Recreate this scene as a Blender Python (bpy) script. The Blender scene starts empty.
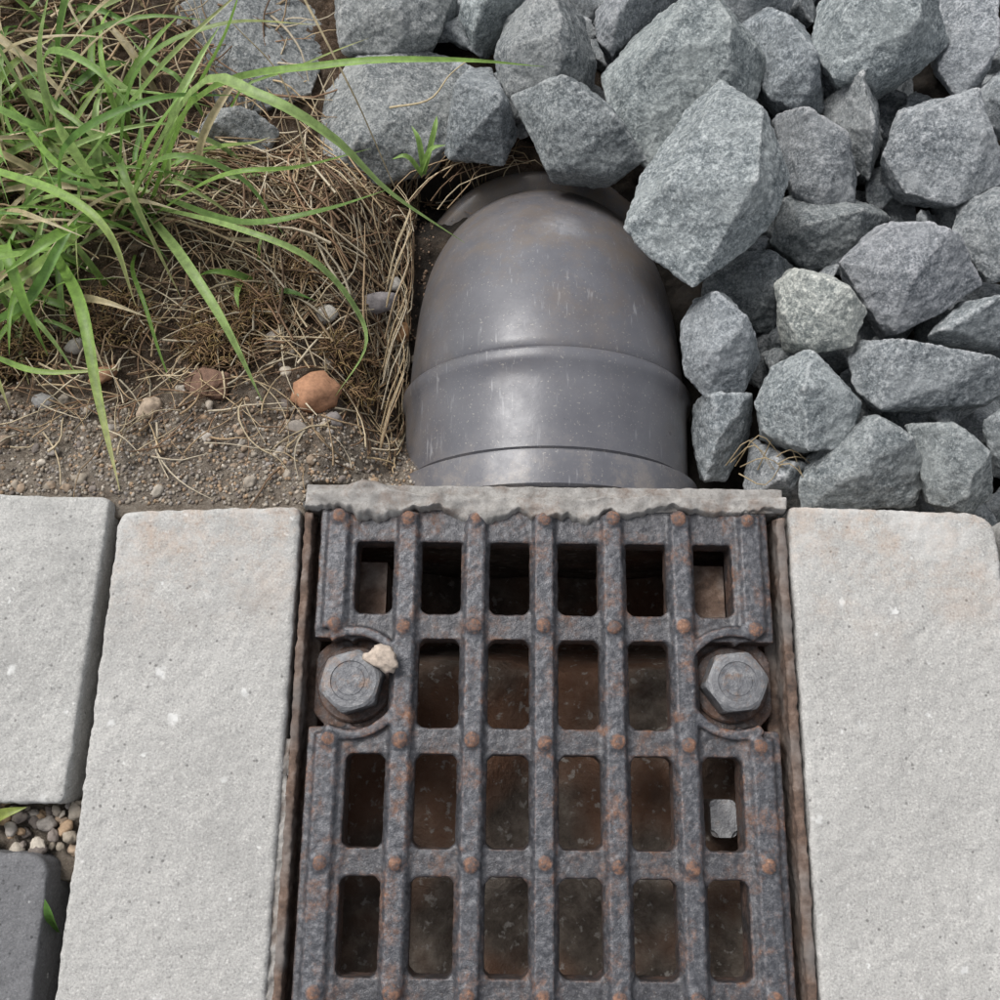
import bpy, bmesh, math, random
import numpy as np
from mathutils import Vector, Matrix, noise
random.seed(7); np.random.seed(7)
D=bpy.data; SC=bpy.context.scene; COL=SC.collection
SC.view_settings.view_transform='Standard'; SC.view_settings.look='None'
SC.view_settings.exposure=0

# ------------------------------------------------------------ helpers
def new_obj(name, mesh, mat=None, parent=None):
    o=D.objects.new(name,mesh); COL.objects.link(o)
    if mat: mesh.materials.append(mat)
    if parent: o.parent=parent
    return o
def empty(name):
    o=D.objects.new(name,None); COL.objects.link(o); o.empty_display_size=.02; return o
def evaluated(o):
    dg=bpy.context.evaluated_depsgraph_get(); dg.update()
    return D.meshes.new_from_object(o.evaluated_get(dg),depsgraph=dg)
def bake(o):
    me=evaluated(o); o.modifiers.clear(); old=o.data; o.data=me; D.meshes.remove(old); return o
def smooth(me):
    me.polygons.foreach_set('use_smooth',[True]*len(me.polygons)); me.update()
def sstep(a,b,x):
    t=max(0,min(1,(x-a)/(b-a))); return t*t*(3-2*t)
def mesh_np(name,V,F,tone=None):
    me=D.meshes.new(name); me.from_pydata(V.tolist() if hasattr(V,'tolist') else V,[],F.tolist() if hasattr(F,'tolist') else F)
    if tone is not None:
        a=me.attributes.new('tone','FLOAT_COLOR','POINT')
        t=np.ones((len(V),4),dtype=np.float32); t[:,:3]=tone
        a.data.foreach_set('color',t.ravel())
    me.update(); return me

class NT:
    def __init__(s,name):
        s.m=D.materials.new(name); s.m.use_nodes=True; s.t=s.m.node_tree; s.n=s.t.nodes; s.l=s.t.links
        s.b=s.n['Principled BSDF']; s.out=s.n['Material Output']
        tc=s.n.new('ShaderNodeTexCoord'); s.co=tc.outputs['Object']
    def set(s,**k):
        for a,v in k.items():
            inp=s.b.inputs[a.replace('_',' ')]
            s.put(inp,v)
    def put(s,inp,v):
        if isinstance(v,bpy.types.NodeSocket): s.l.new(v,inp)
        elif isinstance(v,(tuple,list)) and len(v)==3 and inp.type=='RGBA': inp.default_value=(*v,1)
        else: inp.default_value=v
    def noise(s,scale,detail=4,rough=.6,dist=0,co=None,col=False):
        n=s.n.new('ShaderNodeTexNoise'); n.inputs['Scale'].default_value=scale; n.inputs['Detail'].default_value=detail
        n.inputs['Roughness'].default_value=rough; n.inputs['Distortion'].default_value=dist
        s.l.new(co or s.co,n.inputs['Vector']); return n.outputs['Color' if col else 'Fac']
    def warp(s,scale,amt):
        n=s.noise(scale,2,.5,col=True)
        a=s.n.new('ShaderNodeVectorMath'); a.operation='SCALE'; s.l.new(n,a.inputs[0]); a.inputs['Scale'].default_value=amt
        b=s.n.new('ShaderNodeVectorMath'); b.operation='ADD'; s.l.new(s.co,b.inputs[0]); s.l.new(a.outputs[0],b.inputs[1]); return b.outputs[0]
    def vor(s,scale,feat='F1',out='Distance',co=None):
        n=s.n.new('ShaderNodeTexVoronoi'); n.feature=feat; n.inputs['Scale'].default_value=scale
        s.l.new(co or s.co,n.inputs['Vector']); return n.outputs[out]
    def ramp(s,f,stops,interp='LINEAR'):
        n=s.n.new('ShaderNodeValToRGB'); n.color_ramp.interpolation=interp
        e=n.color_ramp.elements
        while len(e)<len(stops): e.new(.5)
        for el,(p,c) in zip(e,stops):
            el.position=p; el.color=(c,c,c,1) if not isinstance(c,(tuple,list)) else (*c,1)
        s.l.new(f,n.inputs['Fac']); return n.outputs['Color']
    def mix(s,f,a,b,mode='MIX'):
        n=s.n.new('ShaderNodeMix'); n.data_type='RGBA'; n.blend_type=mode; n.clamp_factor=True
        s.put(n.inputs[0],f); s.put(n.inputs[6],a); s.put(n.inputs[7],b); return n.outputs[2]
    def math(s,op,a,b=0,clamp=False):
        n=s.n.new('ShaderNodeMath'); n.operation=op; n.use_clamp=clamp
        s.put(n.inputs[0],a); s.put(n.inputs[1],b); return n.outputs[0]
    def attr(s,name='tone'):
        n=s.n.new('ShaderNodeAttribute'); n.attribute_name=name; return n.outputs['Color']
    def point(s):
        return s.n.new('ShaderNodeNewGeometry').outputs['Pointiness']
    def xyz(s):
        n=s.n.new('ShaderNodeSeparateXYZ'); s.l.new(s.co,n.inputs[0]); return n.outputs
    def rng(s,v,a,b,c=0,d=1):
        n=s.n.new('ShaderNodeMapRange'); s.put(n.inputs[0],v)
        for i,x in enumerate((a,b,c,d)): n.inputs[i+1].default_value=x
        return n.outputs[0]
    def dist(s,p):
        n=s.n.new('ShaderNodeVectorMath'); n.operation='DISTANCE'; s.l.new(s.co,n.inputs[0]); n.inputs[1].default_value=p; return n.outputs['Value']
    def bump(s,h,strength=.5,dist=.001):
        n=s.n.new('ShaderNodeBump'); n.inputs['Strength'].default_value=strength; n.inputs['Distance'].default_value=dist
        s.l.new(h,n.inputs['Height'])
        if s.b.inputs['Normal'].is_linked: s.l.new(s.b.inputs['Normal'].links[0].from_socket,n.inputs['Normal'])
        s.l.new(n.outputs[0],s.b.inputs['Normal'])

# ------------------------------------------------------------ materials
def mat_granite():
    m=NT('granite_stone')
    big=m.noise(38,5,.65); mid=m.noise(170,7,.78); fine=m.noise(700,4,.85)
    c=m.ramp(mid,[(.32,(.11,.128,.135)),(.48,(.28,.307,.315)),(.64,(.55,.578,.58))])
    c=m.mix(m.rng(fine,.38,.54,.8,0),c,(.055,.07,.077))
    c=m.mix(m.rng(fine,.56,.66,0,.8),c,(.76,.78,.77))
    c=m.mix(m.rng(big,.42,.68,0,.5),c,(.46,.485,.48))
    c=m.mix(m.rng(big,.45,.30,0,.40),c,(.17,.192,.20))
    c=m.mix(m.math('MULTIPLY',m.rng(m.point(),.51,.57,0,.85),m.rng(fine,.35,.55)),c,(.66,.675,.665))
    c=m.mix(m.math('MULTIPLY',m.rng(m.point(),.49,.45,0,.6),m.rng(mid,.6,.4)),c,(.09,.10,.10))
    c=m.mix(1,c,m.attr(),'MULTIPLY')
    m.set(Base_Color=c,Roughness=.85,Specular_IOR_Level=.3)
    m.bump(mid,.75,.0030); m.bump(fine,.9,.0010)
    return m.m
def mat_paver(name,base,stain=True):
    m=NT(name)
    big=m.noise(14,4,.6); mid=m.noise(110,6,.7); fine=m.noise(1000,4,.85)
    b=np.array(base)
    c=m.ramp(big,[(.3,tuple(b*.86)),(.7,tuple(b*1.12))])
    c=m.mix(m.rng(mid,.35,.7,0,.5),c,tuple(b*.72))
    c=m.mix(m.rng(fine,.51,.66,0,.65),c,tuple(b*.38))
    c=m.mix(m.rng(fine,.45,.33,0,.6),c,tuple(np.minimum(b*1.75,.8)))
    v=m.vor(260); c=m.mix(m.math('MULTIPLY',m.rng(v,.20,.10,0,.8),m.rng(m.noise(150,2),.5,.6)),c,tuple(b*.32))
    v2=m.vor(55,co=m.warp(260,.006)); n=m.noise(33,1)
    c=m.mix(m.math('MULTIPLY',m.rng(v2,.13,.08,0,.7),m.rng(n,.50,.57)),c,(.70,.70,.68))
    v3=m.vor(130,co=m.warp(400,.004)); 
    c=m.mix(m.math('MULTIPLY',m.rng(v3,.13,.07,0,.6),m.rng(m.noise(60,2),.50,.57)),c,(.72,.72,.70))
    if stain:
        y=m.xyz()['Y']
        s=m.math('MULTIPLY',m.rng(y,.05,.114),m.rng(m.noise(44,6,.8),.46,.66,0,.6))
        c=m.mix(s,c,(.44,.29,.19))
        s=m.math('MULTIPLY',m.rng(y,.07,.113,0,.8),m.rng(m.noise(26,3,.6),.45,.62,0,.6))
        c=m.mix(s,c,(.60,.59,.57))
    c=m.mix(m.rng(m.noise(22,6,.7,.6),.52,.75,0,.5),c,tuple(b*.66))
    m.set(Base_Color=c,Roughness=.9,Specular_IOR_Level=.25)
    m.bump(mid,.4,.0014); m.bump(fine,.6,.0007); m.bump(m.rng(v,.2,.1,1,0),.3,.0005)
    return m.m
def mat_iron():
    m=NT('rusty_cast_iron')
    n1=m.noise(60,6,.75,.3); n2=m.noise(380,5,.75); n3=m.noise(1300,3,.7); p=m.point()
    c=m.ramp(n2,[(.3,(.030,.032,.037)),(.5,(.072,.074,.083)),(.7,(.165,.165,.175))])
    r=m.ramp(n2,[(.3,(.055,.026,.016)),(.52,(.17,.08,.045)),(.75,(.36,.19,.11))])
    z=m.xyz()['Z']
    f=m.math('ADD',m.rng(n1,.49,.64,0,.85),m.rng(p,.515,.58,0,.9),True)
    f=m.math('MULTIPLY',f,m.rng(m.noise(230,5,.75),.40,.58))
    f=m.math('MAXIMUM',f,m.math('MULTIPLY',m.rng(z,.0005,.0011,0,.85),m.rng(n2,.32,.54)))
    f=m.math('MAXIMUM',f,m.math('MULTIPLY',m.rng(z,-.0035,-.009,0,.8),m.rng(m.noise(90,5,.7),.38,.6)))
    c=m.mix(f,c,r)
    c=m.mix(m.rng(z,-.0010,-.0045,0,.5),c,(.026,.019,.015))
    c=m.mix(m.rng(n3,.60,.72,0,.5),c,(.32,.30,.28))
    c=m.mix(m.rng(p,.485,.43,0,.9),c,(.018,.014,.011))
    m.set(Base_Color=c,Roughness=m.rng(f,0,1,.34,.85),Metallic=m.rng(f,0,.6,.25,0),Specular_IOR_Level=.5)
    m.bump(n2,.45,.0010); m.bump(n3,.3,.0004)
    return m.m
def mat_rust(name='rusted_steel',dark=1.):
    m=NT(name); n=m.noise(160,6,.75); n2=m.noise(40,4,.6)
    c=m.ramp(n,[(.3,(.05*dark,.036*dark,.03*dark)),(.52,(.17*dark,.11*dark,.08*dark)),(.7,(.33*dark,.24*dark,.19*dark))])
    c=m.mix(m.rng(n2,.45,.62,0,.7),c,(.22*dark,.21*dark,.20*dark))
    m.set(Base_Color=c,Roughness=.85); m.bump(n,.6,.001); return m.m
def mat_inside():
    m=NT('stained_channel_concrete'); n=m.noise(60,6,.7); n2=m.noise(14,3)
    c=m.ramp(n,[(.3,(.045,.034,.026)),(.5,(.13,.105,.085)),(.7,(.27,.23,.19))])
    c=m.mix(m.rng(n2,.44,.58,0,.7),c,(.17,.075,.038))
    c=m.mix(m.rng(m.noise(200,3),.60,.68,0,.7),c,(.38,.36,.33))
    m.set(Base_Color=c,Roughness=.9); m.bump(n,.8,.004); return m.m
def mat_pvc():
    m=NT('grey_pvc'); n=m.noise(30,5,.6); f=m.noise(500,3,.7)
    co=m.n.new('ShaderNodeMapping'); co.inputs['Scale'].default_value=(1,.10,.5); m.l.new(m.co,co.inputs[0])
    scr=m.noise(620,2,.6,co=co.outputs[0])
    c=m.ramp(n,[(.3,(.098,.098,.111)),(.7,(.142,.142,.155))])
    c=m.mix(m.math('MULTIPLY',m.rng(scr,.62,.70,0,.5),m.rng(m.noise(40,2),.45,.6)),c,(.34,.34,.35))
    c=m.mix(m.rng(m.noise(900,2,.5),.65,.71,0,.6),c,(.34,.32,.29))
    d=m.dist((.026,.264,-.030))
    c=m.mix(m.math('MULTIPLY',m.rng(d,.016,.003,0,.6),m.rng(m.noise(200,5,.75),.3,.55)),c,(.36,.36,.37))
    z=m.xyz()
    c=m.mix(m.math('MULTIPLY',m.rng(z['Z'],-.020,-.085,0,.85),m.rng(m.noise(90,6,.75),.38,.6)),c,(.19,.15,.115))
    c=m.mix(m.math('MULTIPLY',m.rng(m.noise(26,6,.8),.47,.64,0,.65),m.rng(z['Y'],.16,.26)),c,(.165,.13,.10))
    c=m.mix(m.math('MULTIPLY',m.rng(m.noise(60,6,.8),.48,.62,0,.6),m.rng(z['Y'],.155,.128)),c,(.24,.21,.185))
    m.set(Base_Color=c,Roughness=m.rng(m.noise(80,5,.7),.3,.7,.26,.47),Specular_IOR_Level=.5)
    m.bump(n,.15,.002); m.bump(f,.15,.0003); return m.m
def mat_sealant():
    m=NT('weathered_grey_sealant'); n=m.noise(130,6,.75); f=m.noise(800,3,.8)
    c=m.ramp(n,[(.3,(.16,.148,.135)),(.5,(.27,.257,.24)),(.72,(.42,.40,.375))])
    c=m.mix(m.rng(m.noise(50,5,.75),.50,.64,0,.7),c,(.18,.13,.10))
    c=m.mix(m.rng(f,.55,.7,0,.5),c,(.10,.085,.07))
    m.set(Base_Color=c,Roughness=.7); m.bump(n,.5,.0012); m.bump(f,.5,.0005); return m.m
def mat_soil():
    m=NT('sandy_soil'); x=m.xyz(); n=m.noise(35,6,.7); n2=m.noise(220,6,.8); n3=m.noise(1200,4,.85)
    sand=m.ramp(n2,[(.3,(.15,.12,.092)),(.5,(.28,.235,.188)),(.72,(.44,.39,.33))])
    dirt=m.ramp(n2,[(.3,(.040,.027,.018)),(.5,(.115,.078,.052)),(.72,(.27,.195,.135))])
    f=m.math('ADD',m.rng(x['Y'],.145,.195),m.rng(n,.3,.7,-.55,.55),True)
    c=m.mix(f,sand,dirt)
    c=m.mix(m.rng(n3,.57,.67,0,.7),c,(.55,.50,.43))
    c=m.mix(m.rng(n3,.43,.33,0,.7),c,(.045,.036,.026))
    c=m.mix(m.rng(x['Z'],-.064,-.082,0,.85),c,(.035,.034,.032))  # low soil painted near black, as shade in the gaps between stones
    m.set(Base_Color=c,Roughness=.95,Specular_IOR_Level=.15); m.bump(n2,.9,.004); m.bump(n3,.9,.0014); return m.m
def mat_tone(name,rough=.8,trans=0,noise_sc=400,spec=.3,bump=.3):
    m=NT(name); n=m.noise(noise_sc,4,.7)
    c=m.mix(1,m.attr(),m.ramp(n,[(.3,.68),(.7,1.3)]),'MULTIPLY')
    m.set(Base_Color=c,Roughness=rough,Specular_IOR_Level=spec)
    if bump: m.bump(n,bump,.0008)
    if trans:
        t=m.n.new('ShaderNodeBsdfTranslucent'); m.l.new(c,t.inputs[0])
        x=m.n.new('ShaderNodeMixShader'); x.inputs[0].default_value=trans
        m.l.new(m.b.outputs[0],x.inputs[1]); m.l.new(t.outputs[0],x.inputs[2]); m.l.new(x.outputs[0],m.out.inputs[0])
    return m.m
GRAN=mat_granite(); PAV=mat_paver('pale_concrete',(.445,.436,.415)); PAV2=mat_paver('pale_concrete_old',(.44,.433,.412),stain=False)
PAVD=mat_paver('dark_concrete',(.17,.17,.175),stain=False)
IRON=mat_iron(); RUST=mat_rust(); RUSTD=mat_rust('rusted_steel_dark',.75); INS=mat_inside(); PVC=mat_pvc(); SEAL=mat_sealant(); SOIL=mat_soil()
PEB=mat_tone('pebble_stone'); STRAW=mat_tone('dry_straw',.7,.15); MOSS=mat_tone('brown_moss',.95,.1)
GRASS=mat_tone('grass_blade',.45,.35,250,.4,.1)

# ------------------------------------------------------------ ground
def soil_z(x,y):
    if y<.121:
        if -.0845<x<.1205: return -.19
        if y>.109 and x<-.07: return -.0065
        if x<-.166 and -.04<y<.0: return -.017
        return -.045
    if -.0845<x<.1205 and y<.128: return -.19
    left=-.0065-.0265*sstep(.118,.20,y)
    left-=.012*sstep(.0,.06,.06-abs(x+.052)) if y>.13 else 0
    left-=.036*sstep(-.085,-.045,x)*sstep(.105,.18,y)
    left-=.030*sstep(.285,.34,y)*sstep(-.27,-.12,x)
    right=-.085+(.017*sstep(.300,.335,y)*(1-sstep(.03,.09,x)))
    t=sstep(-.0,.09,x) if y<.33 else sstep(-.12,-.0,x)
    z=left*(1-t)+right*t
    z+=(.006*noise.fractal(Vector((x*22,y*22,0)),1.,2.,3)+.0025*noise.fractal(Vector((x*110,y*110,3)),.9,2.,3))*sstep(.115,.15,y)+.0012*noise.fractal(Vector((x*110,y*110,3)),.9,2.,3)
    if y<.14: z=min(z,-.003)
    return z
xs=np.concatenate([-np.geomspace(60,.36,26),np.arange(-.35,.352,.0022),np.geomspace(.36,60,26)])
ys=np.concatenate([-np.geomspace(60,.36,26),np.arange(-.35,.105,.006),np.arange(.106,.50,.0022),np.geomspace(.51,60,26)])
V=[];nx=len(xs);ny=len(ys)
for y in ys:
    for x in xs:
        if abs(x)<.36 and -.36<y<.5: z=soil_z(x,y)
        else:
            z=-.045+.012*noise.fractal(Vector((x*3,y*3,0)),1.,2.,3)
        V.append((x,y,z))
idx=np.arange(nx*ny).reshape(ny,nx)
F=np.stack([idx[:-1,:-1],idx[:-1,1:],idx[1:,1:],idx[1:,:-1]],-1).reshape(-1,4)
g=mesh_np('ground',V,F); smooth(g); new_obj('ground',g,SOIL)

# ------------------------------------------------------------ pavers
def prism(bm,pts,z0,z1):
    b=[bm.verts.new((x,y,z0)) for x,y in pts]; t=[bm.verts.new((x,y,z1)) for x,y in pts]
    n=len(pts); bm.faces.new(b[::-1]); bm.faces.new(t)
    for i in range(n): bm.faces.new((b[i],b[(i+1)%n],t[(i+1)%n],t[i]))
def rounded(pts,r,seg=5):
    out=[];n=len(pts)
    for i in range(n):
        p=Vector(pts[i]);a=(Vector(pts[i-1])-p);b=(Vector(pts[(i+1)%n])-p)
        rr=r[i] if isinstance(r,(list,tuple)) else r
        pa=p+a.normalized()*rr; pb=p+b.normalized()*rr
        for k in range(seg+1):
            t=k/seg; out.append(tuple((1-t)**2*pa+2*t*(1-t)*p+t*t*pb))
    return out
TEX=D.textures.new('roughen','CLOUDS'); TEX.noise_scale=.012; TEX.noise_depth=4
TEX2=D.textures.new('chip','CLOUDS'); TEX2.noise_scale=.004; TEX2.noise_depth=3
def paver(name,pts,r,z1,mat,rot=0):
    bm=bmesh.new(); prism(bm,rounded(pts,r),-.075,z1)
    bmesh.ops.recalc_face_normals(bm,faces=bm.faces)
    top=[e for e in bm.edges if all(abs(v.co.z-z1)<1e-6 for v in e.verts)]
    bmesh.ops.bevel(bm,geom=top,offset=.0018,segments=3,profile=.6,affect='EDGES')
    me=D.meshes.new(name); bm.to_mesh(me); bm.free()
    o=new_obj(name,me,mat)
    a=o.modifiers.new('r','REMESH'); a.mode='VOXEL'; a.voxel_size=.0011
    for tx,s in ((TEX,.0013),(TEX2,.0013)):
        d=o.modifiers.new('d','DISPLACE'); d.texture=tx; d.strength=s; d.mid_level=.5; d.texture_coords='GLOBAL'
    bake(o); smooth(o.data)
    if not o.data.materials: o.data.materials.append(mat)
    return o
paver('concrete_paver',[(-.0878,-.26),(-.0866,.1145),(-.1640,.1115),(-.1690,-.26)],[.003,.004,.007,.003],0,PAV)
paver('concrete_paver',[(-.1720,-.0085),(-.1685,.1175),(-.300,.1195),(-.300,-.0085)],[.004,.004,.004,.004],.0005,PAV2)
paver('concrete_paver',[(-.1775,-.23),(-.1765,-.0275),(-.300,-.025),(-.300,-.23)],[.008,.010,.004,.004],-.004,PAVD)
paver('concrete_paver',[(.2085,-.26),(.2100,.1150),(.1222,.1170),(.1214,-.26)],[.003,.012,.004,.003],0,PAV)
paver('concrete_paver',[(.300,-.26),(.300,.118),(.2150,.1150),(.2130,-.26)],[.003,.005,.007,.003],0,PAV2)

# ------------------------------------------------------------ drain: channel + rails + grate + bolts
drain=empty('drainage_channel')
bm=bmesh.new()
def box(bm,x0,x1,y0,y1,z0,z1): prism(bm,[(x0,y0),(x1,y0),(x1,y1),(x0,y1)],z0,z1)
YB=-.24
box(bm,-.0850,-.0790,YB,.118,-.16,-.019)
box(bm,.1145,.1205,YB,.118,-.16,-.019)
box(bm,-.079,.1145,.112,.118,-.16,-.022)
box(bm,-.0785,.114,YB+.002,.1115,-.158,-.150)
me=D.meshes.new('channel_body'); bm.to_mesh(me); bm.free(); new_obj('channel_body',me,INS,drain)
gx=np.linspace(-.0785,.114,60); gy=np.linspace(YB+.003,.111,90); V=[]
for y in gy:
    for x in gx:
        z=-.062-.07*sstep(.052,.075,y)+.010*noise.fractal(Vector((x*25,y*25,9)),1,2,4)+.018*(abs(x-.0175)/.096)**2
        V.append((x,y,z))
idx=np.arange(len(V)).reshape(90,60)
F=np.stack([idx[:-1,:-1],idx[:-1,1:],idx[1:,1:],idx[1:,:-1]],-1).reshape(-1,4)
me=mesh_np('silt',V,F); smooth(me); new_obj('silt',me,INS,drain)
# rails
bm=bmesh.new()
for x0,x1 in ((-.0850,-.0815),(.1168,.1207)):
    box(bm,x0,x1,YB,.112,-.045,-.0012)
box(bm,-.0815,-.0775,YB,.111,-.022,-.0175); box(bm,.1125,.1168,YB,.111,-.022,-.0175)
me=D.meshes.new('steel_rails'); bm.to_mesh(me); bm.free(); o=new_obj('steel_rails',me,RUSTD,drain)
a=o.modifiers.new('r','REMESH'); a.mode='VOXEL'; a.voxel_size=.0009
d=o.modifiers.new('d','DISPLACE'); d.texture=TEX2; d.strength=.0018; d.texture_coords='GLOBAL'
bake(o); smooth(o.data)
bm=bmesh.new()
for (x,y,w,h,z) in ((-.058,.083,.013,.026,-.026),(.092,.083,.013,.026,-.026)):
    box(bm,x-w/2-.01,x+w/2,y-h/2,y+h/2,z-.02,z)
me=D.meshes.new('rust_lugs'); bm.to_mesh(me); bm.free(); new_obj('rust_lugs',me,RUST,drain)
bm=bmesh.new(); prism(bm,rounded([(.087,-.019),(.098,-.019),(.098,-.004),(.087,-.004)],.003),-.045,-.020)
bmesh.ops.bevel(bm,geom=[e for e in bm.edges if all(v.co.z>-.021 for v in e.verts)],offset=.0015,segments=2,affect='EDGES')
me=D.meshes.new('stop_lug'); bm.to_mesh(me); bm.free(); o_lug=new_obj('stop_lug',me,None,drain)
# left mortar crumble
V=[];n=260
for i in range(n):
    y=.018-(.26*i/n); w=.0012+.0026*noise.noise(Vector((y*140,0,1)))+.0018*noise.noise(Vector((y*500,0,2)))
    V.append((y,max(.0002,w)))
pl=[(-.0880,y) for y,w in V]; pr=[(-.0850+w,y) for y,w in V]
bm=bmesh.new(); prism(bm,pl+pr[::-1],-.03,-.0022)
bmesh.ops.recalc_face_normals(bm,faces=bm.faces)
me=D.meshes.new('mortar_edge'); bm.to_mesh(me); bm.free(); o=new_obj('mortar_edge',me,SEAL,drain)
a=o.modifiers.new('r','REMESH'); a.mode='VOXEL'; a.voxel_size=.0008
d=o.modifiers.new('d','DISPLACE'); d.texture=TEX2; d.strength=.0045; d.texture_coords='GLOBAL'
bake(o); smooth(o.data)

CX=.0175; P=.0289; PY=.0465; YT=.1105
rowsY=[YT-PY*i for i in range(8)]
YE=rowsY[-1]-.006
bm=bmesh.new()
def bar_y(x,y0,y1,wt=.0072,wb=.0122,z1=0,z0=-.018):
    sec=[(-wb/2*.85,z0),(wb/2*.85,z0),(wb/2,z1-.0042),(wt/2,z1),(-wt/2,z1),(-wb/2,z1-.0042)]
    a=[bm.verts.new((x+s,y0,z)) for s,z in sec]; b=[bm.verts.new((x+s,y1,z)) for s,z in sec]
    n=len(sec); bm.faces.new(a[::-1]); bm.faces.new(b)
    for i in range(n): bm.faces.new((a[i],a[(i+1)%n],b[(i+1)%n],b[i]))
def bar_x(y,x0,x1,w=.0105,z1=-.0028,z0=-.015):
    prism(bm,[(x0,y-w/2),(x1,y-w/2),(x1,y+w/2),(x0,y+w/2)],z0,z1)
cols=[CX+P*k for k in (-2,-1,0,1,2)]
for x in cols: bar_y(x,YE,.1125)
OL=CX-.0955; OR=CX+.0955
for s,xo in ((-1,OL),(1,OR)):
    xc=xo-s*.0080
    for y0,y1 in ((.0625,.1125),(YE,.0200)):
        prism(bm,[(xc-.0080,y0),(xc+.0080,y0),(xc+.0080,y1),(xc-.0080,y1)],-.018,-.0022)
        bar_y(xc,y0,y1,.008,.0135,0,-.01)
for i,y in enumerate(rowsY):
    if i in(0,): prism(bm,[(OL,y-.0105),(OR,y-.0105),(OR,y+.002),(OL,y+.002)],-.015,-.0024)
    bar_x(y,OL,OR)
    for k in (-2,-1,0,1,2):
        x=CX+P*k
        for h,zz in ((.0134,-.0034),(.0126,-.0030)):
            prism(bm,[(x-h,y),(x,y-h),(x+h,y),(x,y+h)],-.014,zz)
for s in (-1,1):
    x=CX+s*.0795
    for i,y in enumerate(rowsY):
        h=.0072
        prism(bm,[(x-h,y),(x,y-h),(x+h,y),(x,y+h)],-.014,-.0032)
BOLT=[(CX-.0785,.0405),(CX+.0780,.0420)]
def clampx(x): return max(OL,min(OR,x))
for bx,by in BOLT:
    s=-1 if bx<CX else 1
    n=44; ring=[-math.pi*.66+i/n*math.pi*1.32+(0 if s<0 else math.pi) for i in range(n+1)]
    ro,ri=.0228,.0190
    for i in range(n):
        a,b=ring[i],ring[i+1]
        q=[(clampx(bx+r*math.cos(t)),by+r*math.sin(t)) for r,t in ((ri,a),(ro,a),(ro,b),(ri,b))]
        if abs(q[0][0]-q[1][0])+abs(q[0][1]-q[1][1])<1e-5: continue
        prism(bm,q,-.015,-.0004)
    disc=[(clampx(bx+.0205*math.cos(t)),by+.0205*math.sin(t)) for t in np.linspace(0,2*math.pi,40,endpoint=False)]
    prism(bm,disc,-.018,-.0112)
    prism(bm,[(bx-s*.019,by-.006),(bx-s*.026,by-.006),(bx-s*.026,by+.006),(bx-s*.019,by+.006)][::(1 if s<0 else -1)],-.014,-.0024)
bmesh.ops.recalc_face_normals(bm,faces=bm.faces)
for i,y in enumerate(rowsY):
    for k in range(-3,4):
        x=CX+P*k if abs(k)<3 else CX+math.copysign(.0870,k)
        r=random.uniform(.0032,.0039)
        m=Matrix.Translation((x+random.uniform(-.0006,.0006),y+random.uniform(-.0007,.0007),-.0002))@Matrix.Diagonal((1,1,random.uniform(.50,.68),1))
        bmesh.ops.create_uvsphere(bm,u_segments=16,v_segments=10,radius=r,matrix=m)
me=D.meshes.new('iron_grate'); bm.to_mesh(me); bm.free()
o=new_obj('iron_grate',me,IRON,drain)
a=o.modifiers.new('r','REMESH'); a.mode='VOXEL'; a.voxel_size=.0007
s=o.modifiers.new('s','SMOOTH'); s.iterations=3; s.factor=.5
d=o.modifiers.new('d','DISPLACE'); d.texture=TEX2; d.strength=.0008; d.texture_coords='GLOBAL'
bake(o); smooth(o.data)
if not o.data.materials: o.data.materials.append(IRON)

# bolts
def mat_bolt():
    m=NT('weathered_bolt_steel'); n=m.noise(300,5,.75)
    c=m.ramp(n,[(.3,(.065,.067,.075)),(.55,(.15,.152,.16)),(.75,(.30,.295,.29))])
    c=m.mix(m.rng(m.noise(120,4,.7),.53,.66,0,.7),c,(.20,.13,.09))
    c=m.mix(m.rng(m.point(),.52,.6,0,.5),c,(.36,.36,.36))
    m.set(Base_Color=c,Roughness=.45,Metallic=.3); m.bump(n,.6,.0012); return m.m
BM_=mat_bolt(); o_lug.data.materials.append(BM_)
for bi,((bx,by),rot) in enumerate(zip(BOLT,(.30,.12))):
    bm=bmesh.new()
    def circ(n,r,z,ph=0): return [bm.verts.new((bx+r*math.cos(2*math.pi*i/n+ph),by+r*math.sin(2*math.pi*i/n+ph),z)) for i in range(n)]
    ws=[circ(48,.0155,-.0112),circ(48,.0158,-.0095),circ(48,.0150,-.0088),circ(48,.008,-.0088)]
    for a_,b_ in zip(ws,ws[1:]):
        for i in range(48): bm.faces.new((a_[i],a_[(i+1)%48],b_[(i+1)%48],b_[i]))
    nf=len(bm.faces)
    N=72
    def hexr(t,ap): 
        u=((t-rot)%(math.pi/3))-math.pi/6
        return ap/math.cos(u)
    rings=[]
    for ap,z,cap in ((.0116,-.0088,1),(.0116,.0018,1),(.0116,.0030,.0127),(.0115,.0038,.0118),(.0104,.0044,.0106),(.0080,.0046,.0080),(.0077,.0042,.0077),(.0060,.0042,.0060),(.0057,.0044,.0057),(.001,.0045,.001)):
        rings.append([bm.verts.new((bx+min(hexr(t,ap),cap)*math.cos(t),by+min(hexr(t,ap),cap)*math.sin(t),z)) for t in [2*math.pi*i/N for i in range(N)]])
    for a_,b_ in zip(rings,rings[1:]):
        for i in range(N): bm.faces.new((a_[i],a_[(i+1)%N],b_[(i+1)%N],b_[i]))
    bm.faces.new(rings[-1])
    bm.faces.ensure_lookup_table()
    for f in bm.faces[:nf]: f.material_index=1
    me=D.meshes.new('hex_bolt'); bm.to_mesh(me); bm.free(); o=new_obj('hex_bolt',me,BM_,drain); me.materials.append(IRON)

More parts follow.
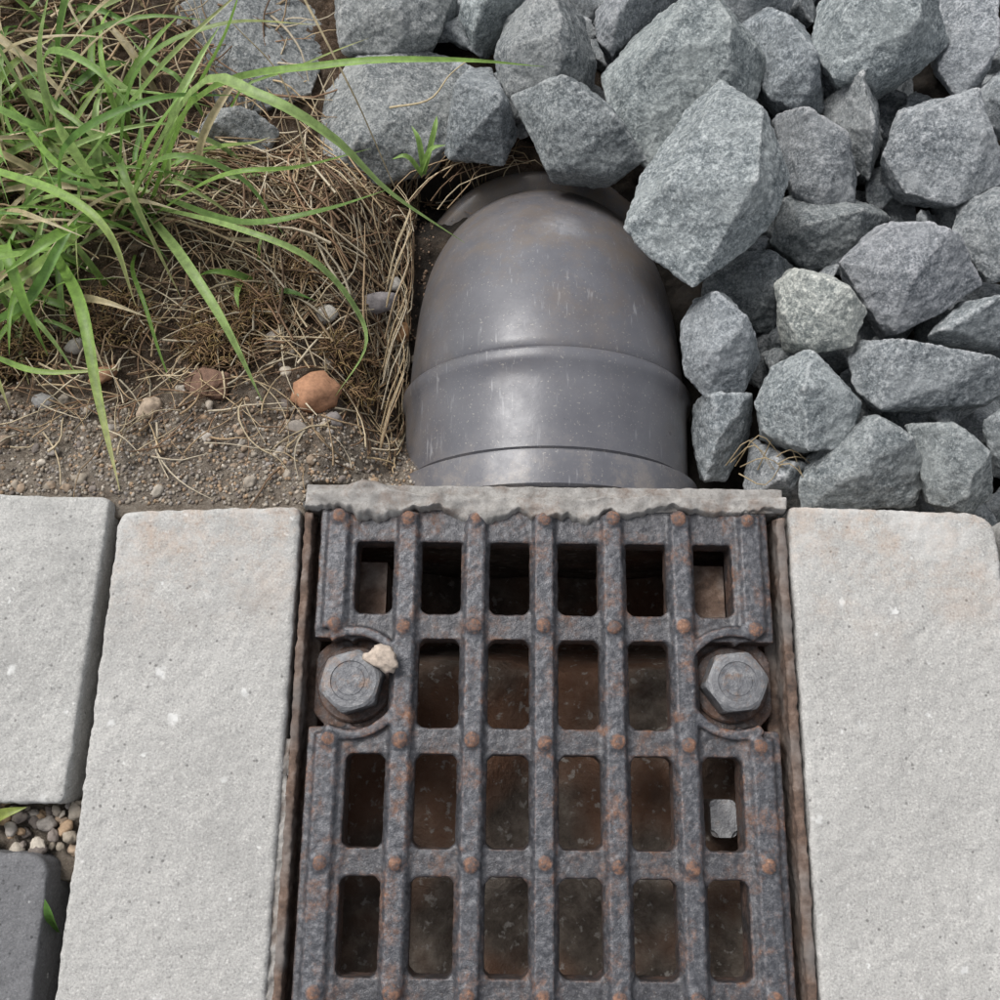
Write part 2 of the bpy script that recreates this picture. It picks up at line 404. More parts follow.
# end plate + smeared sealant
bm=bmesh.new(); box(bm,-.0850,.1205,.1182,.1250,-.16,-.0010); box(bm,-.0840,.1195,.1142,.1180,-.020,-.0018)
me=D.meshes.new('end_plate'); bm.to_mesh(me); bm.free(); o=new_obj('end_plate',me,SEAL,drain)
a=o.modifiers.new('r','REMESH'); a.mode='VOXEL'; a.voxel_size=.0011
d=o.modifiers.new('d','DISPLACE'); d.texture=TEX2; d.strength=.0012; d.texture_coords='GLOBAL'
bake(o); smooth(o.data)
V=[];F=[];nxs=360;nys=34
for j in range(nys):
    for i in range(nxs):
        u=i/(nxs-1); v=j/(nys-1)
        x=-.0845+u*(.1205+.0845)
        nz=lambda f,o: noise.noise(Vector((x*f,o,0)))
        yb=.1212+.0018*nz(70,5)+.001*nz(200,3)
        bl=math.exp(-((x+.058)/.013)**2); b2=math.exp(-((x-.008)/.04)**2); b3=math.exp(-((x-.095)/.02)**2)
        yf=.1130+.0048*nz(48,0)+.0034*nz(120,4)+.0016*nz(380,9)-.0055*b2*(.6+1.1*nz(90,2))-.003*bl+.001*b3
        yf=min(yf,yb-.003)
        yb+=.0065*bl
        y=yf+(yb-yf)*v
        e=min(v,1-v)*2; e=1-(1-min(1,e*2.4))**2
        th=.0030+.0022*noise.noise(Vector((x*45,3,1)))+.0010*noise.noise(Vector((x*160,y*200,1)))+.0012*noise.noise(Vector((x*60,y*140,8)))
        z=-.0034+max(.0006,th)*e*1.45+bl*.0036*e
        V.append((x,y,z))
    if j:
        for i in range(nxs-1):
            a=(j-1)*nxs+i; F.append((a,a+1,a+1+nxs,a+nxs))
me=mesh_np('sealant_smear',V,F); smooth(me); o=new_obj('sealant_smear',me,SEAL,drain)
sd=o.modifiers.new('s','SOLIDIFY'); sd.thickness=.003; sd.offset=-1

# ------------------------------------------------------------ pipe (swept elbow)
pipe=empty('grey_pvc_drain_pipe')
PX=.0215
st=[]  # y,z,angle,r
zc=-.0755
for y,r in ((.1247,.0700),(.1250,.0742),(.1262,.0760),(.1385,.0763),(.1412,.0760),(.1422,.0722),(.1430,.0702),(.1438,.0702),(.1446,.0713),(.160,.0716),(.176,.0720),(.1830,.0726),(.1850,.0738),(.1880,.0743),(.1905,.0740),(.1918,.0728),(.1923,.0704),(.1930,.0702),(.1940,.0708)):
    st.append((y,zc,0,r))
Rb=.086; y0=.194; AE=54
for i in range(1,29):
    t=i/28; a=math.radians(AE)*t
    r=.0708-.0040*t
    st.append((y0+Rb*math.sin(a),zc-Rb+Rb*math.cos(a),a,r))
ye,ze,a,_=st[-1]; dy,dz=math.cos(a),-math.sin(a)
for l,r in ((.002,.0662),(.0030,.0655),(.0038,.0660),(.0045,.0690),(.0058,.0738),(.0085,.0764),(.012,.0775),(.022,.0776),(.0245,.0770),(.0255,.0755),(.028,.0750),(.036,.0750),(.037,.0765),(.044,.0765),(.045,.074),(.12,.0740)):
    st.append((ye+dy*l,ze+dz*l,a,r))
N=128; V=[];F=[]
for y,z,a,r in st:
    for i in range(N):
        t=2*math.pi*i/N
        ox=r*math.cos(t); on=r*math.sin(t)
        V.append((PX+ox,y+on*math.sin(a),z+on*math.cos(a)))
for j in range(len(st)-1):
    for i in range(N):
        F.append((j*N+i,(j+1)*N+i,(j+1)*N+(i+1)%N,j*N+(i+1)%N))
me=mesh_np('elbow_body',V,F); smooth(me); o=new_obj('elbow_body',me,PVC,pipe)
b=bmesh.new(); b.from_mesh(me); bmesh.ops.recalc_face_normals(b,faces=b.faces)
for e in b.edges:
    if len(e.link_faces)==2 and e.calc_face_angle()>.6: e.smooth=False
b.to_mesh(me); b.free()

# ------------------------------------------------------------ gravel
# each stone: centre x,y (mm), rim height z (mm), height above rim, plan outline template
ST=[
(91,352,-30,34,[(600,105),(598,70),(640,15),(690,0),(740,20),(768,60),(745,110),(700,150),(650,165),(615,140)]),
(95,275,0,22,[(622,230),(640,175),(690,105),(725,82),(775,115),(790,185),(775,225),(745,250),(690,285),(650,255)]),
(37,322,-26,20,[(510,120),(535,105),(600,115),(635,155),(645,185),(620,197),(570,190),(545,188)]),
(20,377,-40,30,[(495,70),(505,25),(550,3),(585,30),(598,75),(590,110),(545,125),(505,118)]),
(-15,349,-46,22,[(455,160),(460,115),(480,75),(500,70),(510,110),(530,150),(515,172),(460,170)]),
(-62,357,-60,16,[(315,170),(318,100),(350,60),(420,45),(475,75),(472,120),(440,165),(380,185),(330,185)]),
(-2,421,-50,24,[(455,10),(465,-20),(520,-30),(560,-5),(540,15),(500,22),(470,45)]),
(-145,336,-50,12,[(195,140),(210,115),(260,118),(285,135),(270,155),(210,155)]),
(-149,399,-60,20,[(145,20),(200,-20),(310,-10),(320,40),(310,90),(250,110),(190,90)]),
(-65,413,-50,20,[(330,-10),(400,-20),(450,5),(440,45),(400,60),(340,55)]),
(146,368,-30,22,[(740,20),(770,5),(810,25),(830,60),(825,105),(800,120),(765,100)]),
(189,370,-10,26,[(815,45),(830,-10),(900,-20),(935,0),(955,40),(930,65),(880,85),(835,80)]),
(235,371,-20,20,[(935,0),(975,-10),(990,30),(975,80),(950,95),(930,70)]),
(157,307,-30,20,[(775,110),(800,115),(835,130),(855,170),(850,205),(820,210),(790,190)]),
(179,330,-30,20,[(825,90),(850,80),(880,95),(880,140),(865,175),(845,150),(828,125)]),
(219,307,-20,22,[(882,150),(900,110),(945,95),(990,110),(1010,150),(1000,180),(950,200),(905,185)]),
(165,278,-40,22,[(770,240),(785,200),(820,180),(880,200),(895,215),(850,260),(810,265)]),
(195,238,-20,20,[(838,265),(880,225),(940,225),(975,250),(985,280),(940,310),(890,330),(870,300)]),
(236,264,-20,20,[(950,230),(965,190),(1000,180),(1020,200),(1020,270),(985,275)]),
(126,246,-50,18,[(700,290),(720,255),(770,248),(800,265),(785,300),(775,325),(745,325)]),
(147,218,-15,16,[(778,320),(775,280),(795,253),(830,270),(868,305),(850,340),(815,345),(790,335)]),
(103,205,-30,22,[(677,325),(695,298),(725,300),(745,325),(758,360),(740,395),(700,400),(682,375)]),
(151,210,-50,14,[(760,345),(790,330),(840,345),(850,365),(800,365),(765,365)]),
(142,173,-20,18,[(755,395),(770,365),(805,345),(845,370),(868,410),(845,445),(800,452),(760,425)]),
(196,187,-20,16,[(845,350),(860,332),(930,345),(1005,355),(1000,395),(950,400),(870,405),(850,380)]),
(227,219,-30,20,[(925,335),(960,300),(1010,290),(1020,330),(1000,345),(945,340)]),
(108,167,-50,22,[(692,440),(695,400),(740,390),(755,400),(752,430),(725,475),(700,480)]),
(132,148,-50,22,[(740,480),(750,430),(770,440),(800,470),(812,500),(745,495)]),
(166,145,-30,20,[(795,480),(810,450),(865,412),(905,430),(925,470),(915,500),(850,505),(800,505)]),
(206,143,-25,18,[(920,500),(925,460),(905,420),(950,420),(990,450),(990,490),(960,510)]),
(231,157,-20,16,[(985,410),(1010,395),(1030,400),(1030,460),(995,455)]),
(206,174,-40,16,[(880,405),(950,400),(985,400),(950,425),(905,425)]),
(251,336,-20,20,[(975,90),(1010,60),(1030,90),(1020,140),(990,110)]),
(129,411,-30,20,[(690,-15),(740,-30),(800,-20),(790,10),(740,15)]),
(69,405,-40,20,[(590,5),(640,-20),(680,-10),(640,20),(605,60),(590,45)]),
]
# crest points (same template units, relative height) for the stones with a distinct ridge
TOPS={0:[(690,30,1),(640,90,.8),(722,85,.9)],1:[(712,125,.75),(752,145,1),(742,215,.95),(662,205,.55)],2:[(560,128,1),(612,165,.9),(552,165,.5)],
3:[(545,30,.9),(565,90,1),(515,80,.6)],11:[(850,15,.8),(910,10,1),(900,55,.8)],13:[(800,130,.9),(835,160,1),(815,190,.6)],
15:[(910,130,.7),(960,115,1),(975,160,.8)],17:[(882,243,.9),(940,247,1),(900,292,.7)],23:[(800,365,.9),(838,402,.7),(788,402,1)],
24:[(880,350,1),(965,365,1),(930,388,.6)],21:[(705,315,.9),(735,345,1),(700,375,.7)],28:[(860,430,1),(895,450,.9),(840,480,.8)],29:[(935,435,1),(970,460,.8),(945,490,.7)]}
stones=[]
rs=random.Random(23)
TR=D.textures.new('rockrough','CLOUDS'); TR.noise_scale=.016; TR.noise_depth=4
TR2=D.textures.new('rockfine','CLOUDS'); TR2.noise_scale=.004; TR2.noise_depth=4
holder=D.meshes.new('tmp'); work=D.objects.new('tmp',holder); COL.objects.link(work)
rm=work.modifiers.new('r','REMESH'); rm.mode='VOXEL'
sm=work.modifiers.new('s','SMOOTH'); sm.iterations=1; sm.factor=.3
d1=work.modifiers.new('d','DISPLACE'); d1.texture=TR; d1.texture_coords='LOCAL'
d2=work.modifiers.new('d','DISPLACE'); d2.texture=TR2; d2.texture_coords='LOCAL'
def stone(points,vox,tone,rough=1.,cuts=4,cr=(.80,.92)):
    bm=bmesh.new()
    for p in points: bm.verts.new(p)
    r=bmesh.ops.convex_hull(bm,input=bm.verts)
    junk=list({g for g in r['geom_interior']+r['geom_unused'] if isinstance(g,bmesh.types.BMVert) and g.is_valid})
    bmesh.ops.delete(bm,geom=junk,context='VERTS')
    c=sum((v.co for v in bm.verts),Vector())/len(bm.verts)
    for _ in range(cuts):
        n=Vector((rs.gauss(0,1),rs.gauss(0,1),abs(rs.gauss(.5,.6)))).normalized()
        dmax=max((v.co-c).dot(n) for v in bm.verts)
        g=bm.verts[:]+bm.edges[:]+bm.faces[:]
        q=bmesh.ops.bisect_plane(bm,geom=g,plane_co=c+n*dmax*rs.uniform(*cr),plane_no=n,clear_outer=True)
        ed=[e for e in q['geom_cut'] if isinstance(e,bmesh.types.BMEdge)]
        if ed: bmesh.ops.edgeloop_fill(bm,edges=ed)
    bmesh.ops.recalc_face_normals(bm,faces=bm.faces)
    me=D.meshes.new('s'); bm.to_mesh(me); bm.free()
    work.data=me; rm.voxel_size=vox; d1.strength=.0026*rough; d2.strength=.0014*rough
    e=evaluated(work)
    n=len(e.vertices); co=np.empty(n*3,np.float32); e.vertices.foreach_get('co',co)
    li=np.empty(len(e.loops),np.int32); e.loops.foreach_get('vertex_index',li)
    stones.append((co.reshape(-1,3),li,np.array([p.loop_total for p in e.polygons],np.int32),tone))
    work.data=holder
    D.meshes.remove(e); D.meshes.remove(me)
for k,(cx,cy,z,h,t) in enumerate(ST):
    a=np.array(t,float)
    c=np.array([(a[:,0].max()+a[:,0].min())/2,(a[:,1].max()+a[:,1].min())/2])*.5+a.mean(0)*.5
    sx=.46+(cy-127)*.000276; sy=.495+(cy-150)*.0006
    f=(412.4-z)/442.4
    K=np.array([sx,-sy])*f
    q=(a-c)*K
    pts=[]
    w=np.ptp(q,axis=0).min()
    depth=min(30,w*.5); h=h*1.25
    for x,y in q:
        pts.append((cx+x,cy+y,z+rs.uniform(-.28,.15)*h))
        pts.append((cx+x*.72+rs.uniform(-2,2),cy+y*.72+rs.uniform(-2,2),z-depth*rs.uniform(.6,1)))
    if k in TOPS:
        for tx,ty,th in TOPS[k]:
            d=(np.array([tx,ty])-c)*K; pts.append((cx+d[0],cy+d[1],z+h*th*.95))
    else:
        ang=rs.uniform(0,math.pi); ox,oy=rs.uniform(-.15,.15)*w,rs.uniform(-.15,.15)*w
        nt=rs.choice([2,2,3,3])
        for i in range(nt):
            tt=ang+2*math.pi*i/nt+rs.uniform(-.4,.4); rr=rs.uniform(.35,.72)
            j=int(np.argmax(q[:,0]*math.cos(tt)+q[:,1]*math.sin(tt)))
            pts.append((cx+ox+q[j,0]*rr,cy+oy+q[j,1]*rr,z+h*rs.uniform(.55,1.05)))
    tone=rs.uniform(.85,1.15); tc=(tone*rs.uniform(.97,1.03),tone,tone*rs.uniform(.98,1.04))
    if (cx,cy)==(147,218): tc=(1.60,1.55,1.43)
    if k in (5,7,8,9): tc=(tone*1.05,tone*1.02,tone)
    stone([Vector(p)*.001 for p in pts],.00105,tc,1,2 if k in TOPS else 3,(.86,.96))
def filler(cx,cy,cz,r,vox=.0018):
    pts=[];n=rs.randint(8,12)
    s=Vector((rs.uniform(.8,1.3),rs.uniform(.7,1.1),rs.uniform(.6,.9)))*r*1.15
    R=Matrix.Rotation(rs.uniform(0,6.28),3,'Z')@Matrix.Rotation(rs.uniform(-.5,.5),3,'X')
    for _ in range(n):
        v=Vector((rs.gauss(0,1),rs.gauss(0,1),rs.gauss(0,1))).normalized()
        v=Vector((v.x*s.x,v.y*s.y,v.z*s.z)); pts.append(Vector((cx,cy,cz))+R@v)
    t=rs.uniform(.75,1.1); stone(pts,vox,(t,t,t*1.02),1,1)
y=.135
while y<.50:
    x=.112 if y<.335 else -.17
    while x<.36:
        xx=x+rs.uniform(-.009,.009); yy=y+rs.uniform(-.009,.009)
        lo=-.070
        ok = (xx>.116) or yy>.362
        if yy>.345 and xx<-.05 : lo=-.085
        if ok: filler(xx,yy,lo+rs.uniform(-.006,.008),rs.uniform(.015,.023))
        x+=.030
    y+=.030
for _ in range(34):
    if rs.random()<.5: xx,yy=rs.uniform(.285,.36),rs.uniform(.14,.5)
    else: xx,yy=rs.uniform(-.05,.36),rs.uniform(.455,.52)
    filler(xx,yy,-.03+rs.uniform(-.01,.01),rs.uniform(.022,.034))
for _ in range(60):
    xx,yy=rs.uniform(.120,.25),rs.uniform(.135,.42)
    filler(xx,yy,-.045+rs.uniform(-.01,.010),rs.uniform(.007,.014),.0012)
for xx,yy in ((-.004,.352),(.012,.350),(.055,.352),(-.026,.362),(.105,.300),(.108,.262)):
    filler(xx,yy,-.058,.012,.0012)
D.objects.remove(work)
def build_joined(name,lst,mat):
    off=0;cos=[];lis=[];lts=[];ton=[]
    for co,li,lt,t in lst:
        cos.append(co); lis.append(li+off); lts.append(lt); off+=len(co); ton.append(np.tile(np.array([*t,1],np.float32),(len(co),1)))
    co=np.concatenate(cos);li=np.concatenate(lis);lt=np.concatenate(lts)
    me=D.meshes.new(name); me.vertices.add(len(co)); me.vertices.foreach_set('co',co.ravel())
    me.loops.add(len(li)); me.loops.foreach_set('vertex_index',li)
    me.polygons.add(len(lt)); me.polygons.foreach_set('loop_start',np.concatenate([[0],np.cumsum(lt)[:-1]]).astype(np.int32))
    me.update(calc_edges=True); me.validate()
    a=me.attributes.new('tone','FLOAT_COLOR','POINT'); a.data.foreach_set('color',np.concatenate(ton).ravel())
    smooth(me); return new_obj(name,me,mat)
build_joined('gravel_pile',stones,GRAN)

# ------------------------------------------------------------ pebbles & soil crumbs
bm=bmesh.new(); bmesh.ops.create_icosphere(bm,subdivisions=3,radius=1); bm.verts.ensure_lookup_table()
IV=np.array([v.co[:] for v in bm.verts]); IF=np.array([[v.index for v in f.verts] for f in bm.faces]); bm.free()
bm=bmesh.new(); bmesh.ops.create_icosphere(bm,subdivisions=1,radius=1); bm.verts.ensure_lookup_table()
JV=np.array([v.co[:] for v in bm.verts]); JF=np.array([[v.index for v in f.verts] for f in bm.faces]); bm.free()
class Bag:
    def __init__(s): s.V=[];s.F=[];s.T=[];s.n=0
    def add(s,V,F,t):
        s.V.append(V); s.F.append(F+s.n); s.T.append(np.tile(np.array(t,float),(len(V),1)) if np.ndim(t)==1 else t); s.n+=len(V)
    def obj(s,name,mat,flat=False):
        me=mesh_np(name,np.concatenate(s.V),np.concatenate(s.F),np.concatenate(s.T))
        if not flat: smooth(me)
        return new_obj(name,me,mat)
def blob(hi,cx,cy,cz,s,rot,lump=.18,seed=0):
    V=(IV if hi else JV).copy()
    if hi:
        f=np.array([1+lump*noise.noise(Vector(v*1.1)+Vector((seed*7.3,0,0)))+lump*.5*noise.noise(Vector(v*2.7)+Vector((0,seed*3.1,0))) for v in V])
    else: f=1+np.random.uniform(-lump,lump,len(V))
    V=V*f[:,None]*np.array(s)
    c,sn=math.cos(rot),math.sin(rot)
    V=V@np.array([[c,sn,0],[-sn,c,0],[0,0,1]])
    return V+np.array([cx,cy,cz])
bag=Bag()
PB=[(-.089,.178,.0115,.0095,.008,.5,(.36,.19,.11)),(-.164,.166,.0065,.0055,.005,1.2,(.46,.36,.27)),
(-.088,.222,.006,.005,.004,.3,(.45,.42,.37)),(-.069,.236,.014,.0055,.004,.35,(.24,.22,.22)),
(-.057,.230,.007,.006,.005,0,(.42,.24,.12)),(-.111,.206,.006,.005,.004,1,(.25,.22,.19)),(-.096,.158,.005,.004,.003,0,(.26,.23,.20)),
(-.060,.255,.005,.004,.003,0,(.5,.47,.42)),(-.080,.164,.0045,.004,.003,0,(.20,.18,.17)),(-.105,.190,.003,.003,.002,0,(.5,.44,.36)),
(-.215,.170,.005,.004,.003,0,(.3,.29,.28)),(-.135,.150,.003,.003,.002,0,(.42,.38,.33)),(-.190,.185,.007,.004,.003,.6,(.3,.17,.10)),
(-.205,.200,.005,.004,.003,.6,(.36,.33,.3))]
for i,(x,y,a,b,c,r,t) in enumerate(PB):
    bag.add(blob(True,x,y,soil_z(x,y)+c*.45,(a,b,c),r,.3,i),IF,t)
pal=[(.38,.33,.27),(.28,.24,.19),(.33,.25,.18),(.48,.43,.36),(.20,.17,.15),(.32,.29,.26),(.40,.28,.18)]
for i in range(200):
    x=random.uniform(-.27,-.045); y=.122+abs(random.gauss(0,.07)); 
    s=random.choice([.0009,.0012,.0015,.002])*random.uniform(.7,1.3)
    bag.add(blob(True,x,y,soil_z(x,y)+s*.15,(s*1.3,s,s*.8),random.uniform(0,6),.35,i),IF,np.array(random.choice(pal))*random.uniform(.7,1.05))
for i in range(90):
    x=random.uniform(-.235,-.168); y=random.uniform(-.028,-.007); s=random.uniform(.0010,.0028)
    bag.add(blob(True,x,y,-.016+s*.3+random.uniform(0,.004),(s*1.3,s,s*.8),random.uniform(0,6),.35,i),IF,np.array(random.choice(pal))*random.uniform(.8,1.2))
for i in range(8000):
    x=random.uniform(-.30,-.04); y=random.uniform(.120,.33) if i%2 else random.uniform(.115,.17); s=random.uniform(.0004,.0010)
    if y<.12 and not(-.17<x<-.087 and y>.1165): continue
    p=np.array(random.choice(pal))*.9 if y<.175+random.gauss(0,.02) else np.array((.16,.11,.075))*random.uniform(.5,2)
    bag.add(blob(False,x,y,soil_z(x,y)+s*.2,(s*1.2,s,s*.9),random.uniform(0,6),.3),JF,p*random.uniform(.7,1.1))
bag.obj('pebbles',PEB)
bag=Bag(); bag.add(blob(True,-.142,.181,soil_z(-.142,.181)+.0015,(.012,.008,.0018),.3,.6,3),IF,(.17,.10,.07)); bag.obj('wood_chip',PEB)
bag=Bag(); bag.add(blob(True,CX-.0660,.0495,.0050,(.0062,.0048,.0028),-.5,.7,5),IF,(.42,.35,.29)); bag.obj('stone_fragment',PEB)

# ------------------------------------------------------------ strands (straw, moss, grass)
def catmull(P,n):
    P=[Vector(p) for p in P]; P=[P[0]*2-P[1]]+P+[P[-1]*2-P[-2]]; out=[]; S=len(P)-3
    for k in range(n):
        u=k/(n-1)*S; i=min(int(u),S-1); t=u-i; a,b,c,d=P[i:i+4]
        out.append(.5*((2*b)+(c-a)*t+(2*a-5*b+4*c-d)*t*t+(3*b-3*c+d-a)*t**3))
    return out
def ribbon(bag,pts,w,col,tipcol=None,n=14,fold=.25,twist=0,base=.75):
    C=catmull(pts,n); V=[];F=[];T=[]
    for k,p in enumerate(C):
        tg=(C[min(k+1,n-1)]-C[max(k-1,0)]).normalized()
        side=tg.cross(Vector((0,0,1)))
        if side.length<1e-4: side=Vector((1,0,0))
        side.normalize(); up=side.cross(tg).normalized()
        t=k/(n-1); a=twist*t
        s2=side*math.cos(a)+up*math.sin(a); u2=up*math.cos(a)-side*math.sin(a)
        prof=(base+(1-base)*min(1,t*4))*(1-max(0,(t-.35)/.65)**1.8)
        ww=max(w*prof,w*.04)/2
        V+= [p-s2*ww+u2*ww*fold*2, p, p+s2*ww+u2*ww*fold*2]
        cc=np.array(col)*(.9+.2*t) if tipcol is None else np.array(col)*(1-t**3)+np.array(tipcol)*t**3
        T+=[cc*1.08,cc*.85,cc*1.08]
        if k:
            b=(k-1)*3
            F+=[(b,b+1,b+4,b+3),(b+1,b+2,b+5,b+4)]
    bag.add(np.array([v[:] for v in V]),np.array(F),np.array(T))
def strand(bag,pts,r,col,n=7):
    C=catmull(pts,n);V=[];F=[]
    for k,p in enumerate(C):
        tg=(C[min(k+1,n-1)]-C[max(k-1,0)]).normalized(); s=tg.cross(Vector((.1,.2,1))).normalized(); u=s.cross(tg)
        rr=r*(1-.6*k/(n-1))
        for a in (0,2.094,4.189): V.append((p+(s*math.cos(a)+u*math.sin(a))*rr)[:])
        if k:
            b=(k-1)*3
            for i in range(3): F.append((b+i,b+(i+1)%3,b+3+(i+1)%3,b+3+i))
    bag.add(np.array(V),np.array(F),col)
straw=Bag()
spal=[(.56,.43,.26),(.62,.51,.34),(.46,.33,.20),(.32,.20,.12),(.66,.57,.42),(.22,.14,.085)]
def straws(n,xr,yr,ang,spread,lr,rr=(.0003,.0007),lift=.006,edge=-.050):
    for _ in range(n):
        x=random.uniform(*xr); y=random.uniform(*yr); a=random.gauss(ang,spread); L=random.uniform(*lr)
        cur=random.uniform(-1,1)*1.2; pts=[]; px,py=x,y; h0=random.uniform(.0005,lift)
        for k in range(5):
            pts.append((px,py,soil_z(px,py)+h0+random.uniform(0,.003)))
            aa=a+cur*(k/4); px+=math.cos(aa)*L/4; py+=math.sin(aa)*L/4
            if px>edge and py<.36: px=edge-random.uniform(0,.004)
        strand(straw,pts,random.uniform(*rr),np.array(random.choice(spal))*random.uniform(.6,1.1))
straws(380,(-.13,-.055),(.19,.33),2.2,.8,(.02,.07))
straws(60,(-.12,-.058),(.20,.33),2.1,.5,(.04,.08),(.0006,.0011),.012)
straws(120,(-.068,-.050),(.14,.30),1.6,.35,(.02,.06))
straws(480,(-.28,-.10),(.175,.32),1.,1.4,(.012,.05))
straws(420,(-.30,-.12),(.26,.42),1.,1.4,(.02,.06),(.0004,.0010),.012)
straws(130,(-.27,-.06),(.135,.19),.5,1.4,(.01,.035))
straws(160,(-.09,-.05),(.29,.35),.8,.7,(.02,.06))
straws(110,(-.06,.00),(.325,.35),.5,.6,(.015,.04),(.0003,.0006),.006,.05)
for _ in range(26):
    x=random.uniform(-.066,-.030); y=random.uniform(.300,.335)
    strand(straw,[(x,y,-.066),(x+.012,y+.010,-.058),(x+.028+random.uniform(-.01,.01),y+.020,-.058),(x+.044,y+.026,-.062)],.0004,np.array(random.choice(spal)))
for _ in range(14):
    y=random.uniform(.15,.25); x=-.060
    strand(straw,[(x,y,-.045),(x+.006,y+.015,-.030),(x+.012,y+.032,-.028),(x+.009+random.uniform(-.006,.006),y+.05,-.036)],.0005,np.array(random.choice(spal)))
for _ in range(9):
    x=random.uniform(.105,.125); y=random.uniform(.142,.150)
    strand(straw,[(x,y,-.04),(x+.008,y+random.uniform(-.01,.015),-.025),(x+.02,y+random.uniform(-.012,.012),-.032)],.0004,(.42,.33,.2))
for L in ([(-.090,.328,.06),(-.077,.306,.05),(-.066,.291,.03),(-.055,.283,-.02)],[(-.06,.33,-.02),(-.04,.335,-.02),(-.03,.35,-.02),(-.02,.36,-.02)],[(.236,.300,.0),(.246,.290,.012),(.252,.270,.012)],[(-.10,.30,-.03),(-.11,.33,.0),(-.13,.345,.02)]):
    strand(straw,L,.0007,(.52,.43,.27),14)
straw.obj('dry_straw',STRAW)
moss=Bag()
for cx,cy,R,n in ((-.138,.206,.020,700),(-.077,.203,.012,360),(-.120,.222,.014,400),(-.235,.20,.02,500),(-.19,.215,.02,400),(-.27,.30,.03,400),(-.10,.245,.012,200),(-.07,.185,.009,200)):
    for _ in range(n):
        r=R*math.sqrt(random.random()); a=random.uniform(0,6.28); x=cx+r*math.cos(a); y=cy+r*.8*math.sin(a)
        if x>-.053: continue
        z=soil_z(x,y)+.006*(1-(r/R)**2); L=random.uniform(.003,.008); b=random.uniform(0,6.28)
        strand(moss,[(x,y,z),(x+math.cos(b)*L*.5,y+math.sin(b)*L*.5,z+L*.6),(x+math.cos(b)*L,y+math.sin(b)*L,z+L*.5)],.0004,np.array(random.choice([(.20,.12,.065),(.32,.21,.11),(.10,.065,.04),(.26,.185,.08)])),3)
moss.obj('moss_patch',MOSS)

grass=Bag()
gp=[(.19,.33,.065),(.25,.40,.095),(.14,.27,.06),(.31,.44,.15),(.22,.36,.10)]
yel=(.54,.50,.24)
HB=[
([(-186,276,-30),(-131,281,50),(-70,273,80),(-23,276,80),(15,290,60)],3.6),
([(-193,270,-30),(-130,276,60),(-97,258,80),(-70,247,70),(-50,242,40),(-19,239,5)],5.0),
([(-178,272,-30),(-148,231,0),(-126,198,0),(-112,170,-20)],4.8),
([(-218,245,-20),(-188,203,10),(-175,160,10),(-163,119,5)],5.4),
([(-179,278,-30),(-119,231,30),(-84,216,30),(-68,208,0),(-64,193,-10),(-80,176,-28)],2.8),
([(-179,276,-30),(-144,286,30),(-113,286,80),(-102,291,100)],5),
([(-225,284,-30),(-165,284,40),(-134,290,70),(-103,315,80)],2.8),
([(-203,273,-30),(-214,228,0),(-239,213,-5)],5.6),
([(-194,276,-30),(-197,232,20),(-220,212,20)],6),
([(-199,278,-30),(-189,266,50),(-185,276,80),(-175,291,100)],4.4),
([(-235,187,-10),(-206,175,0),(-171,177,0)],2.8),
([(-178,272,-30),(-122,249,40),(-89,254,40),(-65,292,0)],2.4),
([(-175,284,-30),(-121,245,10),(-83,245,20),(-55,270,0)],3.6),
([(-264,343,-30),(-202,267,20),(-178,260,20)],3),
([(-243,207,-20),(-216,211,0),(-201,233,10),(-194,251,10)],5.4),
([(-250,280,0),(-199,252,20),(-175,232,20),(-168,208,0)],4.4),
([(-182,270,-30),(-170,262,30),(-160,240,30),(-150,215,-10)],4),
([(-195,276,-30),(-160,290,50),(-120,300,70),(-80,310,60)],3.4),
([(-190,280,-30),(-150,265,30),(-120,262,20),(-105,250,-10)],3),
([(-240,250,-20),(-225,230,10),(-215,205,5),(-212,190,-15)],5.6),
([(-215,262,-20),(-190,262,40),(-150,275,55),(-120,290,40)],4.2),
([(-235,320,-30),(-200,300,50),(-170,280,70),(-150,262,60)],3.6),
([(-260,240,-20),(-235,222,15),(-215,225,15),(-195,240,0)],4.6),
([(-262,230,-20),(-240,200,10),(-228,180,5),(-222,160,-8)],5),
]
for p,w in HB:
    ribbon(grass,[Vector(q)*.001 for q in p],w*.001,np.array(random.choice(gp)),yel if random.random()<.4 else None,22,.28,random.uniform(-.5,.5))
def clump(cx,cy,n,Lr,R=.012,bias=None):
    for _ in range(n):
        x=cx+random.gauss(0,R); y=cy+random.gauss(0,R); z=soil_z(x,y)
        a=random.uniform(0,2*math.pi) if bias is None else random.gauss(bias,1.1)
        L=random.uniform(*Lr); e=random.uniform(.35,1.25)
        dx,dy=math.cos(a),math.sin(a); pts=[(x,y,z)]
        px,py,pz=x,y,z; el=e
        for k in range(4):
            px+=dx*math.cos(el)*L/4; py+=dy*math.cos(el)*L/4; pz+=math.sin(el)*L/4; el-=random.uniform(.2,.6)
            a2=random.gauss(0,.12); dx,dy=dx*math.cos(a2)-dy*math.sin(a2),dx*math.sin(a2)+dy*math.cos(a2)
            pts.append((px,py,max(pz,-.03)))
        c=np.array(random.choice(gp)); tc=yel if random.random()<.35 else None
        if random.random()<.22: c=np.array((.50,.42,.24)); tc=(.6,.52,.34)
        ribbon(grass,pts,random.uniform(.0014,.0048),c*random.uniform(.75,1.15),tc,14,.28,random.uniform(-1,1))
clump(-.188,.275,24,(.05,.10)); clump(-.23,.30,28,(.06,.12)); clump(-.265,.33,28,(.06,.12),.02); clump(-.215,.245,16,(.04,.08),.012,3.6)
clump(-.262,.262,28,(.05,.10),.015); clump(-.20,.335,14,(.06,.11),.02); clump(-.29,.38,30,(.06,.13),.03); clump(-.30,.22,20,(.05,.1),.02)
